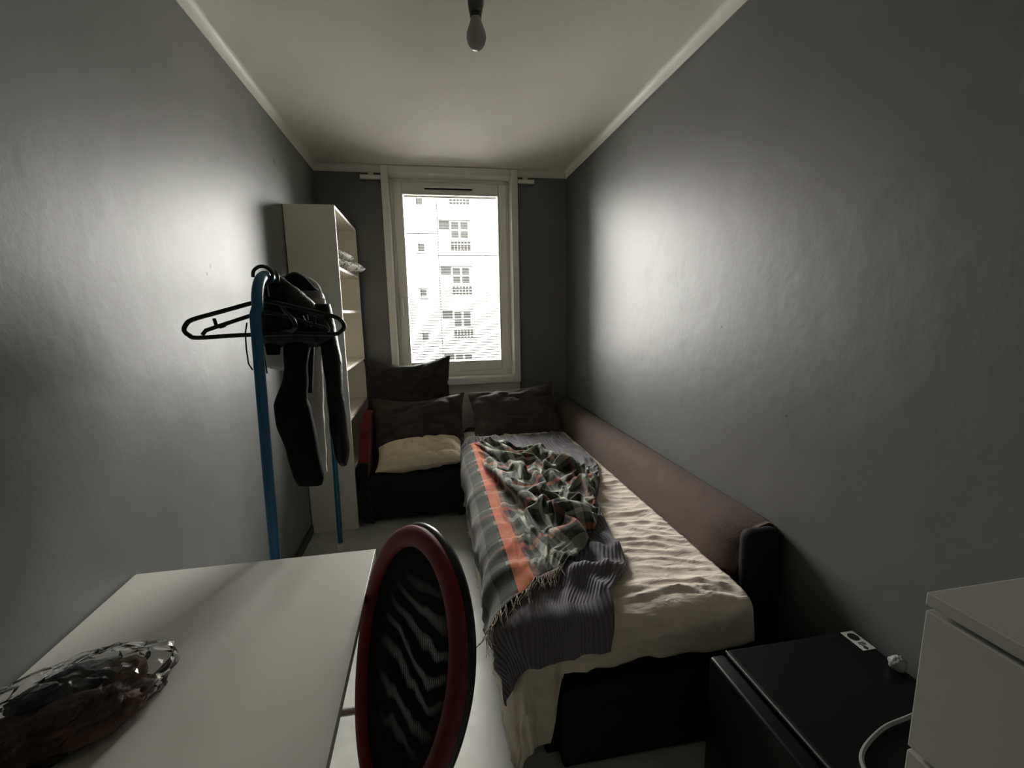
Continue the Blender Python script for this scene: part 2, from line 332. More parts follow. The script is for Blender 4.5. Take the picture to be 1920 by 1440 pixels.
def mesh_mat():
    # black net: two layers of threads, so the open part comes and goes in wavy bands
    m, nt, b = new_mat('chair_net'); L = nt.links.new
    b.inputs['Base Color'].default_value = (.010, .010, .010, 1); b.inputs['Roughness'].default_value = .8; b.inputs['Specular IOR Level'].default_value = .1
    uv = N(nt, 'ShaderNodeUVMap', uv_map='cloth')
    sp = N(nt, 'ShaderNodeSeparateXYZ'); L(uv.outputs[0], sp.inputs[0])
    def M(op, a, b_=None, c=None):
        n = N(nt, 'ShaderNodeMath', operation=op)
        for i, x in enumerate((a, b_, c)):
            if x is None: continue
            if hasattr(x, 'is_linked'): L(x, n.inputs[i])
            else: n.inputs[i].default_value = x
        return n.outputs[0]
    no = N(nt, 'ShaderNodeTexNoise', i_Scale=3.0, i_Detail=2.0); L(uv.outputs[0], no.inputs['Vector'])
    du = M('SUBTRACT', sp.outputs['X'], .55); arc_ = M('MULTIPLY', M('MULTIPLY', du, du), -1.6)
    ph = M('ADD', M('MULTIPLY', sp.outputs['Y'], 15.0), M('ADD', M('MULTIPLY', arc_, 2.0), M('MULTIPLY', no.outputs['Fac'], 3.0)))
    band = M('MAXIMUM', M('SINE', M('MULTIPLY', ph, 4.2)), 0.0)
    hat = M('MULTIPLY_ADD', M('SINE', M('MULTIPLY', M('ADD', sp.outputs['X'], sp.outputs['Y']), 260.0)), .4, .6)
    r2_ = M('ADD', M('MULTIPLY', du, du), M('POWER', M('ABSOLUTE', M('SUBTRACT', sp.outputs['Y'], .52)), 2.0))
    fade = N(nt, 'ShaderNodeMapRange', i_1=.03, i_2=.15, i_3=.045, i_4=.0); L(r2_, fade.inputs[0])
    class _o: pass
    mu = _o(); mu.outputs = [M('MULTIPLY', M('MULTIPLY', band, hat), fade.outputs[0])]
    t = N(nt, 'ShaderNodeBsdfTransparent'); mx = N(nt, 'ShaderNodeMixShader'); L(mu.outputs[0], mx.inputs[0]); L(b.outputs[0], mx.inputs[1]); L(t.outputs[0], mx.inputs[2])
    L(mx.outputs[0], nt.nodes['Material Output'].inputs[0]); return m
def stripe_cloth():
    m, nt, b = new_mat('printed_cotton'); L = nt.links.new
    b.inputs['Roughness'].default_value = .8; b.inputs['Specular IOR Level'].default_value = .2
    tc = N(nt, 'ShaderNodeTexCoord'); w = N(nt, 'ShaderNodeTexNoise', i_Scale=26.0, i_Detail=2.0, i_Distortion=1.6); L(tc.outputs['Object'], w.inputs['Vector'])
    r = N(nt, 'ShaderNodeValToRGB'); e = r.color_ramp.elements; e[0].position = .43; e[0].color = (.10, .09, .08, 1); e[1].position = .52; e[1].color = (.62, .60, .54, 1)
    L(w.outputs['Fac'], r.inputs[0]); L(r.outputs[0], b.inputs['Base Color']); return m
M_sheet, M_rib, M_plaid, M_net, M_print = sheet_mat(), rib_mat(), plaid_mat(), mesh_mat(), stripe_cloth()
M_pane = pane_mat('window_glass', .97, .03)
M_film = pane_mat('clear_film', .93, .02, .12)

# ---------------------------------------------------------------- room shell
T = .16
struct(build('floor', MB().box(XL-T, XR+T, YF-T, YB+.30, -.12, 0), M_floor), 'worn pale grey linoleum floor', 'floor')
struct(build('ceiling', MB().box(XL-T, XR+T, YF-T, YB+.30, ZC, ZC+.12), M_ceil), 'off-white painted ceiling', 'ceiling')
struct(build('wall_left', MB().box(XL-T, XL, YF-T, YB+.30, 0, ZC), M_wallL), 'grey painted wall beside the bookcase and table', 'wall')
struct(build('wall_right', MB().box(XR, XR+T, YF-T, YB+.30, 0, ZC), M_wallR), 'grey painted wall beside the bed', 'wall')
WX0, WX1, WZ0, WZ1 = -.270, .700, .838, 2.455             # window opening
wb = MB()
wb.box(XL, WX0, YB, YB+.30, 0, ZC); wb.box(WX1, XR, YB, YB+.30, 0, ZC)
wb.box(WX0, WX1, YB, YB+.30, 0, WZ0); wb.box(WX0, WX1, YB, YB+.30, WZ1, ZC)
struct(build('wall_back', wb, M_wall), 'grey painted end wall around the window', 'wall')
DX0, DX1, DZ = -.45, .40, 2.04                            # door opening behind the camera
wf = MB().box(XL, DX0, YF-T, YF, 0, ZC); wf.box(DX1, XR, YF-T, YF, 0, ZC); wf.box(DX0, DX1, YF-T, YF, DZ, ZC)
struct(build('wall_front', wf, M_wall), 'grey painted wall with the door', 'wall')
dr = thing('door_1', 'closed white interior door behind the viewer', 'door', ((DX0+DX1)/2, YF-.05, 0)); dr['kind'] = 'structure'
build('door_leaf', MB().rbox(DX0+.004, DX1-.004, YF-.10, YF-.055, .006, DZ-.004, .003), M_white, dr)
for z0, z1 in ((.2, .9), (1.05, 1.85)): build('door_panel', MB().rbox(DX0+.13, DX1-.13, YF-.056, YF-.047, z0, z1, .004), M_white, dr)
build('door_handle', MB().tube([(DX1-.07, YF-.056, 1.02), (DX1-.07, YF-.01, 1.02), (DX1-.18, YF-.01, 1.02)], .009), M_metal, dr, True)

# cornice: a cove along three walls
def cornice(n, p, q, inward, label, w=.032, h=.052):
    p, q, i = np.array(p, float), np.array(q, float), np.array(inward, float); prof = []
    for k in range(7):
        a = math.pi/2*k/6; prof.append((w*(1-math.sin(a))+.004, -h*(1-math.cos(a))-.0))
    prof = [(0, 0), (0, -h)]+[(.004+ (w-.004)*(1-math.cos(math.pi/2*k/6)), -h+h*math.sin(math.pi/2*k/6)*.98) for k in range(7)]
    V = [P+i*a+np.array((0, 0, b)) for P in (p, q) for a, b in prof]; m = len(prof)
    Fc = [(k, (k+1) % m, m+(k+1) % m, m+k) for k in range(m)]+[tuple(range(m)), tuple(range(2*m-1, m-1, -1))]
    o = build('trim_%d' % n, MB().add(V, Fc), M_trim, smooth=True); struct(o, label, 'cornice')
cornice(1, (XL, YF, ZC), (XL, YB, ZC), (1, 0, 0), 'white cove cornice along the left wall')
cornice(2, (XR, YF, ZC), (XR, YB, ZC), (-1, 0, 0), 'white cove cornice along the right wall')
cornice(3, (XL, YB, ZC), (-.317, YB, ZC), (0, -1, 0), 'short white cornice left of the window')
cornice(4, (.748, YB, ZC), (XR, YB, ZC), (0, -1, 0), 'short white cornice right of the window')
for nm, bb, lb in (('baseboard_left', (XL, XL+.012, YF, 2.915, 0, .06), 'dark baseboard along the left wall'),
                   ('baseboard_right', (XR-.012, XR, YF, YB, 0, .06), 'dark baseboard along the right wall')):
    struct(build(nm, MB().rbox(*bb, .004), M_dark), lb, 'baseboard')

# ---------------------------------------------------------------- window
win = thing('window_1', 'white plastic window with deep casing at the end of the room', 'window', (.215, YB, .79)); win['kind'] = 'structure'
CX0, CX1, CZ0, CZ1 = -.317, .748, .788, 2.506; PY = YB-.045      # casing, proud of the wall
build('casing', MB().rbox(CX0, WX0+.006, PY, YB+.115, CZ0, CZ1, .004), M_trim, win)
build('casing', MB().rbox(WX1-.006, CX1, PY, YB+.115, CZ0, CZ1, .004), M_trim, win)
build('casing', MB().rbox(WX0+.006, WX1-.006, PY, YB+.115, WZ1-.006, CZ1, .004), M_trim, win)
build('window_sill', MB().rbox(WX0+.006, WX1-.006, PY-.01, YB+.115, CZ0, WZ0+.006, .004), M_trim, win)
def fr(name, x0, x1, z0, z1, w, y0, y1, par, b=.008):            # a frame of four bars
    build(name, MB().rbox(x0, x0+w[0], y0, y1, z0, z1, b), M_pvc, par); build(name, MB().rbox(x1-w[1], x1, y0, y1, z0, z1, b), M_pvc, par)
    build(name, MB().rbox(x0+w[0], x1-w[1], y0, y1, z0, z0+w[2], b), M_pvc, par); build(name, MB().rbox(x0+w[0], x1-w[1], y0, y1, z1-w[3], z1, b), M_pvc, par)
fr('frame_bar', WX0+.004, WX1-.004, WZ0+.004, WZ1-.004, (.036, .030, .07, .042), YB+.085, YB+.15, win)
GX0, GX1, GZ0, GZ1 = -.172, .604, .966, 2.332                     # glass
fr('sash_bar', WX0+.030, WX1-.026, WZ0+.050, WZ1-.034, (GX0-WX0-.030, WX1-.026-GX1, GZ0-WZ0-.050, WZ1-.034-GZ1), YB+.070, YB+.135, win, .010)
fr('glazing_bead', GX0-.004, GX1+.004, GZ0-.004, GZ1+.004, (.012,)*4, YB+.066, YB+.09, win, .003)
build('pane', MB().box(GX0+.006, GX1-.006, YB+.118, YB+.122, GZ0+.006, GZ1-.006), M_pane, win)
hx, hz = -.211, 1.47
hd = build('handle_plate', MB().rbox(hx-.014, hx+.014, YB+.058, YB+.071, hz-.02, hz+.05, .004), M_white, win)
build('handle', MB().tube([(hx, YB+.06, hz+.03), (hx, YB+.025, hz+.03), (hx, YB+.018, hz+.015), (hx, YB+.018, hz-.10)], .009), M_white, hd, True)
build('trickle_vent', MB().rbox(.00, .40, YB+.052, YB+.071, 2.372, 2.392, .004), M_pvc, win)
build('trickle_vent_slot', MB().box(.01, .39, YB+.056, YB+.071, 2.364, 2.371), M_joint, win)
for z in (1.02, 2.28): build('hinge', MB().lathe((WX1-.03, YB+.062, z), [(.009, 0), (.009, .06)], 12), M_pvc, win, True)
struct(build('trim_5', MB().rbox(CX0+.004, CX1-.004, YB-.022, YB-.001, .02, CZ0-.002, .004), M_trim), 'pale panel below the window sill', 'wall panel')

# venetian blind on the glass
bl = thing('venetian_blind', 'thin open venetian blind hung across the window glass', 'blind', (.215, YB+.10, GZ0))
BY = YB+.104
build('head_rail', MB().rbox(GX0+.010, GX1-.010, BY-.010, BY+.010, GZ1-.024, GZ1-.008, .002), M_pvc, bl)
build('bottom_rail', MB().rbox(GX0+.012, GX1-.012, BY-.007, BY+.007, GZ0+.010, GZ0+.018, .002), M_pvc, bl)
NS = 60; z0 = GZ0+.03; dz = (GZ1-.04-z0)/(NS-1); first = None
for k in range(NS):
    if first is None:
        v = [(x, BY+d, z0+h) for x in (GX0+.014, GX1-.014) for d, h in ((-.0075, -.0027), (0, .0004), (.0075, .0027), (.0075, .0019), (0, -.0004), (-.0075, -.0035))]
        first = build('slat', MB().add(v, [(i, (i+1) % 6, 6+(i+1) % 6, 6+i) for i in range(6)]+[tuple(range(5, -1, -1)), tuple(range(6, 12))]), M_slat, bl)
    else: share(first, 'slat', bl, (0, 0, dz*k))
for x in (GX0+.115, GX1-.115): build('ladder_cord', MB().tube([(x, BY-.008, GZ0+.014), (x, BY-.008, GZ1-.02)], .0016, 6), M_cord, bl)
for nm, x0, x1, lb in (('curtain_rail', -.462, CX0-.001, 'stub of white curtain rail left of the window casing'), ('curtain_rail', CX1+.001, .878, 'stub of white curtain rail right of the window casing')):
    t = thing(nm, lb, 'curtain rail', ((x0+x1)/2, YB-.03, 2.40), 'curtain rail stubs by the window')
    build('rail', MB().rbox(x0, x1, YB-.050, YB-.012, 2.402, 2.430, .004), M_trim, t)
    build('wall_bracket', MB().rbox((x0+x1)/2-.02, (x0+x1)/2+.02, YB-.034, YB-.0005, 2.430, 2.452, .003), M_trim, t)
    build('end_cap', MB().rbox(*((x0-.005, x0) if x0 < 0 else (x1, x1+.005)), YB-.052, YB-.010, 2.400, 2.432, .002), M_trim, t)

# ---------------------------------------------------------------- outside
tag(build('ground_outside', MB().box(-60, 60, 8, 90, -16.2, -16), M_ground), 'pale ground far below outside the window', 'ground')['kind'] = 'structure'
FY = 30.0
bd = thing('apartment_building', 'white concrete apartment tower seen through the window', 'building', (2, FY, -16))
build('wall', MB().box(-3, 6.2, FY+.06, FY+12, -16, 10.0), M_joint, bd)  # unseen sides and top kept narrow and low so more sky lights the room
build('roof', MB().box(-3.1, 6.3, FY-.06, FY+12.1, 10.0, 10.25), M_facade, bd)
def wpart(name, x0, x1, y0, y1, z0, z1, m, par): return build(name, MB().box(x0, x1, y0, y1, z0, z1), m, par)
for k in range(-6, 3):
    b = 2.79*k                                        # storey with its window head at z = 4.30 + b
    zt = 5.03+b+2.79*.0
    lz0, lz1 = 3.555+b+.02, min(10, 6.345+b-.02)               # left bay panels, right bay panels
    wpart('facade_panel', -3, .735, FY, FY+.08, lz0, lz1, M_facade, bd)
    rz0, rz1 = 2.20+b+.02, 4.99+b-.02
    x1 = .785
    wpart('facade_panel', x1, 4.6, FY-.02, FY+.08, rz0, rz1, M_facade, bd); wpart('facade_panel', 4.64, 6.2, FY-.02, FY+.08, rz0, rz1, M_facade, bd)
    h = 4.305+b                                       # window head
    w = build('window', MB().box(.84, 1.50, FY-.035, FY-.015, h-.52, h), M_fglass, bd)
    wpart('lintel', .80, 2.86, FY-.10, FY-.02, h, h+.05, M_joint, bd)
    w = build('window', MB().box(1.57, 2.79, FY-.05, FY-.02, h-1.06, h-.02), M_facade, bd)
    for xa, xb in ((1.60, 2.07), (2.19, 2.66)):
        for za, zb in ((h-.50, h-.05), (h-1.03, h-.60)): wpart('pane', xa, xb, FY-.055, FY-.048, za, zb, M_fglass, w)
    g = build('balcony_grille', MB().box(1.55, 2.80, FY-.06, FY-.03, h-1.78, h-1.22), M_fgrille, bd)
    for zz in (h-1.63, h-1.42): wpart('grille_bar', 1.55, 2.80, FY-.08, FY-.06, zz-.008, zz+.008, M_facade, g)
    for q in range(1, 6): wpart('grille_bar', 1.55+q*.208-.009, 1.55+q*.208+.009, FY-.075, FY-.058, h-1.78, h-1.22, M_facade, g)
    s = 2.88+b
    w = build('window', MB().box(-.49, -.10, FY-.03, FY-.005, s-.40, s), M_fglass, bd)
    wpart('window_hood', -.62, .02, FY-.06, FY, s+.02, s+.06, M_joint, bd); wpart('window_ledge', -.62, .02, FY-.05, FY, s-.58, s-.55, M_joint, bd)

# ---------------------------------------------------------------- bulb
BX, BYY = at(893, 66, 1, 1.50)[0], 1.50
lp = thing('pendant_bulb', 'bare opal light bulb in a dark lamp holder under the ceiling', 'light bulb', (BX, BYY, 2.16))
zb = at(893, 94, 1, BYY)[2]
build('bulb', MB().lathe((BX, BYY, zb), [(.001, 0), (.010, .001), (.019, .007), (.026, .018), (.0295, .032), (.0285, .046), (.0235, .060), (.018, .074), (.0155, .085), (.0150, .092)], 28), M_bulb, lp, 'all')
build('bulb_collar', MB().lathe((BX, BYY, zb+.088), [(.017, 0), (.0175, .006), (.0175, .012)], 24), M_black, lp, True)
build('lamp_holder', MB().lathe((BX, BYY, zb+.099), [(.0185, 0), (.021, .012), (.023, .03), (.023, .05), (.012, .062), (.006, .068)], 24), M_socket, lp, True)
build('terminal_block', MB().rbox(BX-.026, BX+.026, BYY-.009, BYY+.009, zb+.165, zb+.182, .003), M_socket, lp)
build('cord', MB().tube([(BX, BYY, zb+.16), (BX+.006, BYY, zb+.22), (BX, BYY, ZC-.02)], .0035, 8), M_trim, lp, True)
build('cord', MB().tube([(BX+.02, BYY, zb+.18), (BX+.027, BYY, zb+.15), (BX+.024, BYY, zb+.12), (BX+.018, BYY, zb+.11)], .002, 6), M_trim, lp, True)
build('ceiling_rose', MB().lathe((BX, BYY, ZC-.03), [(.02, 0), (.045, .012), (.05, .03)], 24), M_trim, lp, True)

# ---------------------------------------------------------------- bookcase
SX0, SX1, SY0, SY1, SH = XL+.004, -.518, 2.92, 3.722, 2.022
bk = thing('bookcase', 'tall white open bookcase standing against the left wall', 'bookcase', ((SX0+SX1)/2, (SY0+SY1)/2, 0))
build('side_panel', MB().rbox(SX0, SX1, SY0, SY0+.017, 0, SH, .0015), M_shelf, bk); build('side_panel', MB().rbox(SX0, SX1, SY1-.017, SY1, 0, SH, .0015), M_shelf, bk)
build('top_panel', MB().rbox(SX0, SX1, SY0+.017, SY1-.017, SH-.018, SH, .0015), M_shelf, bk)
build('back_panel', MB().box(SX0, SX0+.005, SY0+.017, SY1-.017, .07, SH-.018), M_shelf, bk)
build('plinth', MB().box(SX1-.03, SX1-.012, SY0+.017, SY1-.017, 0, .065), M_shelf, bk)
for z in (.066, .385, .715, 1.035, 1.395, 1.655): build('shelf', MB().rbox(SX0+.005, SX1-.004, SY0+.017, SY1-.017, z, z+.018, .0015), M_shelf, bk)

# crumpled printed cloth on the upper shelf
fc = thing('folded_cloth', 'crumpled dark-patterned white cloth on the upper bookcase shelf', 'cloth', (-.56, 3.34, 1.673))
def fold(u, v, z, t, w, d, tip, sd):
    a = 2*math.pi*v; rr = math.sin(math.pi*u)**.45
    x, y = math.cos(a)*rr*w, math.sin(a)*rr*d
    if x > 0 : x += tip*max(0, math.cos(a-.5))**6*rr
    hgt = t*(.5-.5*math.cos(math.pi*u))*(1-.25*max(0, x/w))
    wv = .010*fbm(x*18+sd, y*14, u*3, 3)
    return (-.615+x, 3.33+y, z+max(0, hgt+wv*math.sin(math.pi*u)))
for i, (z, t, w, d, tip) in enumerate(((1.674, .085, .13, .24, .07), (1.745, .075, .105, .19, .02))):
    build('fold', MB().grid(lambda u, v: fold(.02+.96*u, v, z, t, w, d, tip, i*9.), 26, 56), M_print, fc, 'all')

# ---------------------------------------------------------------- pillows
def pillow(name, label, c, w, h, t, rot, m, seed, corner=.10, wr=.012, sag=0.0, wf=5.0, group=None):
    mb = MB(); n = 34; R = Matrix.Rotation(rot[2], 3, 'Z') @ Matrix.Rotation(rot[0], 3, 'X') @ Matrix.Rotation(rot[1], 3, 'Y')
    def P(u, v, sgn):
        e = ((1-abs(u)**3.2)*(1-abs(v)**3.2)); e = max(e, 0)**.62
        x = u*w/2*(1-corner*(1-v*v)*abs(u)**2); y = v*h/2*(1-corner*(1-u*u)*abs(v)**2)
        k = fbm(u*wf*.5+seed, v*wf*.5, sgn*2., 4); cr = abs(nz(u*1.9+v*1.2+seed*3, v*1.6-u, sgn))
        z = sgn*t/2*e+wr*k*(.35+e)-.028*t/.16*max(0, .18-cr)/.18*e*sgn
        y -= sag*(1-u*u)**2*max(0, v)**2*h
        q = R @ Vector((x, y, z)); return (c[0]+q.x, c[1]+q.y, c[2]+q.z)
    for sgn in (1, -1):
        V = [P(2*i/n-1, 2*j/n-1, sgn) for i in range(n+1) for j in range(n+1)]; k = n+1
        Fc = [(i*k+j, (i+1)*k+j, (i+1)*k+j+1, i*k+j+1) for i in range(n) for j in range(n)]
        mb.add(V, Fc if sgn > 0 else [q[::-1] for q in Fc])
    o = build(name, mb, m, smooth='all'); tag(o, label, 'pillow', group)
    w_ = o.modifiers.new('weld', 'WELD'); w_.merge_threshold = .0005
    return o
R = math.radians
pillow('pillow', 'large charcoal pillow leaning upright against the window', (-.185, 3.60, .800), .67, .50, .17, (R(78), R(-2.5), 0), M_cush1, 3.1, .07, .016, .10)
pillow('pillow', 'dark brown pillow in front of the charcoal one on the armchair', (-.115, 3.36, .575), .70, .44, .17, (R(62), R(-4), R(-2)), M_cush2, 8.4, .08, .016, .07)
pillow('pillow', 'taupe pillow at the head of the bed in the wall corner', (.625, 3.44, .605), .70, .46, .16, (R(48), R(-7), R(3)), M_cush3, 15.2, .08, .014, .04)
pillow('pillow', 'small cream pillow lying on the black armchair seat', (-.105, 3.14, .415), .60, .34, .165, (R(14), R(-3.5), R(2)), M_cream, 21.7, .05, .008, 0)

# ---------------------------------------------------------------- armchair
ac = thing('armchair', 'low black armchair with red sides beside the bookcase', 'armchair', (-.14, 3.3, 0))
build('seat', MB().rbox(-.455, .185, 2.945, 3.52, .035, .318, .045, 4), M_chair_black, ac, True)
build('backrest', MB().rbox(-.45, .18, 3.50, 3.765, .035, .56, .05, 4), M_chair_black, ac, True)
def wing(x0, x1, m, nm):
    prof = [(2.99, .06), (2.99, .30), (3.10, .43), (3.20, .58), (3.40, .66), (3.74, .66), (3.76, .06)]; k = len(prof)
    V = [(x, y, z) for x in (x0, x1) for y, z in prof]
    build(nm, MB().add(V, [tuple(range(k-1, -1, -1)), tuple(range(k, 2*k))]+[(i, (i+1) % k, k+(i+1) % k, k+i) for i in range(k)]), m, ac)
wing(-.512, -.452, M_red, 'armrest')
build('side_cover', MB().loft([((-.470, 2.985, .42), (.030, 0, 0), (0, .02, 0)), ((-.478, 2.97, .30), (.035, 0, 0), (0, .03, 0)), ((-.472, 2.95, .15), (.04, 0, 0), (0, .035, 0)), ((-.465, 2.94, .055), (.035, 0, 0), (0, .03, 0))], 16, 2.4, 4, .006), M_chair_black, ac, 'all')
for x in (-.435, .15):
    for y in (2.985, 3.70):
        build('castor', MB().tube([(x-.012, y, .022), (x+.012, y, .022)], .022, 16), M_black, ac, True)

# ---------------------------------------------------------------- sofa bed
BL, BR_, BN, BF, BT = .205, .985, 1.175, 3.70, .452      # bed: left, right, near, far, top
sf = thing('sofa_bed', 'opened sofa bed with taupe backrest along the right wall', 'sofa bed', (.7, 2.4, 0))
build('base', MB().rbox(BL+.09, BR_+.06, BN+.014, BF, .006, .29, .01), M_sofablack, sf)
build('mattress', MB().rbox(BL+.03, BR_, BN+.035, BF, .27, BT-.012, .045, 4), M_sofa, sf, True)
br = MB()                                                # backrest: sloping front, rounded top, along y
prof = [(.99, .28), (.985, .45), (1.015, .56), (1.045, .605), (1.085, .630), (1.135, .638), (1.158, .630), (1.160, .28)]
ys = [1.315, 1.33, 1.36]+list(np.linspace(1.5, 3.6, 16))+[3.68, 3.70]
for y in ys:
    e = min(1, .80+.2*sst(1.31, 1.37, y)) if y < 2 else 1
    for x, z in prof: br.v.append((1.16-(1.16-x)*e, y, .28+(z-.28)*(.93+.07*e if e < 1 else 1)+.004*nz(y*3, x*9)))
k = len(prof); br.f = [(i*k+j, i*k+(j+1) % k, (i+1)*k+(j+1) % k, (i+1)*k+j) for i in range(len(ys)-1) for j in range(k)]+[tuple(range(k)), tuple(range((len(ys)-1)*k+k-1, (len(ys)-1)*k-1, -1))]
build('backrest', br, M_sofa, sf, 'all', flip=True)
build('backrest_end', MB().rbox(1.02, 1.160, 1.255, 1.325, .03, .632, .035, 4), M_sofablack, sf, True)
build('dark_fill_box', MB().rbox(.338, 1.03, BN-.038, BN+.012, .006, .268, .008), M_sofablack, sf)  # black box added below the sheet hem to darken the shaded floor there
for x in (BL+.12, BR_-.05):
    for y in (BN+.14, BF-.1): build('foot', MB().lathe((x, y, 0), [(.022, 0), (.028, .006)], 16), M_black, sf, True)

ER = .055
def drape(a, b, lift=0.0, flare=.06):                    # unrolled (a, b) -> point on the bed, falling over its left and near edges
    ex, ey = BL+ER, BN+ER
    da, db = max(0, ex-a), max(0, ey-b); r = math.hypot(da, db)
    x, y, z = max(a, ex), max(b, ey), BT; n = np.array((0, 0, 1.0))
    if r > 0:
        dx, dy = -da/r, -db/r; L = ER*math.pi/2
        ph = min(r/ER, math.pi/2); o = ER*math.sin(ph); dp = ER*(1-math.cos(ph))
        if r > L: dp += (r-L)*.985; o += (r-L)*flare
        x += dx*o; y += dy*o; z -= dp; n = np.array((dx*math.sin(ph), dy*math.sin(ph), math.cos(ph)))
    p = np.array((x, y, z))+n*lift
    p[2] = max(p[2], .006); return p
def ridge(x): return 1-abs(x)
def wrinkle(a, b):
    w = .55*nz(a*3, b*3, 4)
    r1 = max(0, 1-abs(nz(a*2.2+w+b*.9, b*7.5+w*1.5, 1.7))*7.0)
    r2 = max(0, 1-abs(nz(a*3.6+5+w, b*12+a*3+w, 9.1))*6.0)
    return .015*r1*(.4+.6*abs(nz(a*2, b*2, 3)+.3))+.008*r2+.006*fbm(a*5, b*8, 2, 3)+.005*max(0, 1-abs(nz(a*5+w*2+b*3, b*21+a*6+w*3, 6.4))*4.5)*(.3+abs(nz(a*4, b*4, 8)))
def sheet_fn(u, v):
    b = 3.45+(BN-.115-3.45)*u+0.0
    aL = BL-.36; a = aL+(BR_-aL)*v
    if u > .9: b -= (u-.9)*10*(.012*nz(a*9, 2)+.23*sst(.345, .30, a))
    e = sst(BR_, BR_-.05, a)
    p = drape(a, b, .004+wrinkle(a, b)*(.35+.65*e))
    hang = sst(BT-.06, BT-.14, p[2])
    if hang > 0: p = p+hang*np.array((.008*nz(b*9, a*3, 5) if a < BL else 0, .010*nz(a*9, b*3, 5)-.004, 0))
    p[2] += .018*(1-e)*0; return p
sh = build('bed_sheet', MB().grid(sheet_fn, 280, 150), M_sheet, smooth='all')
tag(sh, 'wrinkled cream sheet spread over the sofa bed, hanging at its foot', 'bed sheet'); solidify(sh, .003)

xr_tab = [(.9, .47), (1.15, .49), (1.24, .52), (1.33, .60), (1.42, .665), (1.7, .70), (1.95, .745), (2.2, .86), (2.45, .945), (2.75, .955), (3.1, .93), (3.3, .88)]
def throw_h(a, b):
    aR = lerp_table(xr_tab, b)+.012*nz(b*8, 3)
    f = .026+.008*fbm(a*6, b*4, 11, 3)+.014*max(0, 1-abs(nz(a*7, b*2.2, 6))*5)+.022*sst(1.75, 1.45, b)*max(0, 1-abs(nz(a*5+b*2, b*5-a*3, 2.6))*4)
    f += .030*math.exp(-((b-1.375-.05*(a-.5))/.032)**2)*sst(.38, .46, a)*sst(aR+.01, aR-.04, a)      # rolled fold by the foot
    f += .010*math.exp(-((a-aR+.03)/.022)**2)*(.5+.5*math.sin(b*40+4*nz(b*3, 1)))                    # gathered right border
    f += .020*sst(3.05, 3.18, b)*abs(nz(a*9, b*3))
    return f
def throw_fn(u, v):
    b = 3.18+(BN-.055-3.18)*u; aL = BL-.17; aR = lerp_table(xr_tab, b)+.012*nz(b*8, 3)
    a = aL+(aR-aL)*v; f = throw_h(a, b)
    if u > .92: b -= (u-.92)*12*(.03*sst(.32, .10, a))
    return drape(a, b, f, .09)
tw = build('throw_blanket', MB().grid(throw_fn, 170, 90, uv=lambda u, v: (v*(.75+.1*nz(u*5, v*3)), u*1.9)), M_rib, smooth='all')
tag(tw, 'grey ribbed throw under the plaid, hanging over the bed corner', 'blanket'); solidify(tw, .005)

# plaid: flat striped border on the left, the rest pushed into folds
par_tab = [(1.36, .40), (1.45, .47), (1.55, .56), (1.70, .66), (1.85, .70), (2.05, .79), (2.25, .86), (2.45, .80), (2.65, .66), (2.85, .50), (3.0, .40)]
HUMP = [((.775, 2.14), (.075, .085), .085), ((.62, 1.97), (.06, .10), .050), ((.70, 1.90), (.055, .06), .055), ((.44, 2.28), (.05, .14), .045), ((.40, 1.83), (.05, .09), .050),
        ((.55, 1.72), (.09, .05), .035), ((.32, 2.86), (.09, .07), .075), ((.48, 2.62), (.05, .10), .04), ((.60, 2.36), (.08, .06), .045), ((.47, 1.58), (.10, .05), .03)]
def folds(a, b):
    wx = .09*nz(a*5+3, b*5, 2)+.04*nz(a*11, b*11, 4); wy = .09*nz(a*5, b*5+7, 8)+.04*nz(a*11+5, b*11, 6)
    x, y = a+wx, b+wy
    h = .006*fbm(a*7, b*7, 3, 2)
    for (t, sd, A) in ((.35, 1.3, .052), (1.25, 5.7, .046), (-.75, 9.2, .042)):
        p, q = x*math.cos(t)+y*math.sin(t), -x*math.sin(t)+y*math.cos(t)
        n = nz(p*5.2+sd, q*2.0, sd); h += A*math.exp(-(n*5.0)**2)*sst(-.25, .3, nz(x*3+sd, y*3, 4))
    for (c, s, A) in HUMP: h += .75*A*math.exp(-((x-c[0])/s[0])**2-((y-c[1])/s[1])**2)
    return h
def plaid_ab(u, v):
    b = 3.02+(1.40-3.02)*u; aR = lerp_table(par_tab, b)+.02*nz(b*7, 1.5)
    aL = BL-.075+.03*nz(b*4, 6)+.03*sst(2.6, 3.0, b); a = aL+(aR-aL)*v
    if u > .85: b -= (u-.85)*6.6*(.14*sst(.42, .18, a)+.02*nz(a*10, 4))
    return a, b, aR
def plaid_fn(u, v):
    a, b, aR = plaid_ab(u, v)
    k = sst(.285+.03*nz(b*6, 2), .40, a)
    k = max(k, .8*sst(2.55, 2.80, b)); e = .25+.75*sst(aR+.0, aR-.05, a)
    f = throw_h(a, b)+.012+.8*folds(a, b)*(k*e*sst(1.36, 1.50, b)+.05)
    return drape(a, b, f, .07)
def plaid_uv(u, v):
    a, b, aR = plaid_ab(u, v); k = sst(.29, .5, a); h = folds(a, b)*k
    return ((a-BL+.02)*(1+.5*k)+.5*h+.06*k*nz(a*6, b*6, 3), b+.6*h+.08*k*nz(a*6, b*6, 8))
PU, PV = 84, 52                                  # the plaid is let fall as cloth so that its slack gathers in real folds
SLX, SLY, NF, BEND, START = .85, .32, 36, 3.0, .35
def spread(a, b):
    k = sst(1.38, 1.62, b); return a+max(0, a-.29)*SLX*k, b+(b-1.9)*SLY*sst(.28, .45, a)*k
TK = random.Random(11); TACK = {}                 # places where the cloth was bunched up by hand, and how high
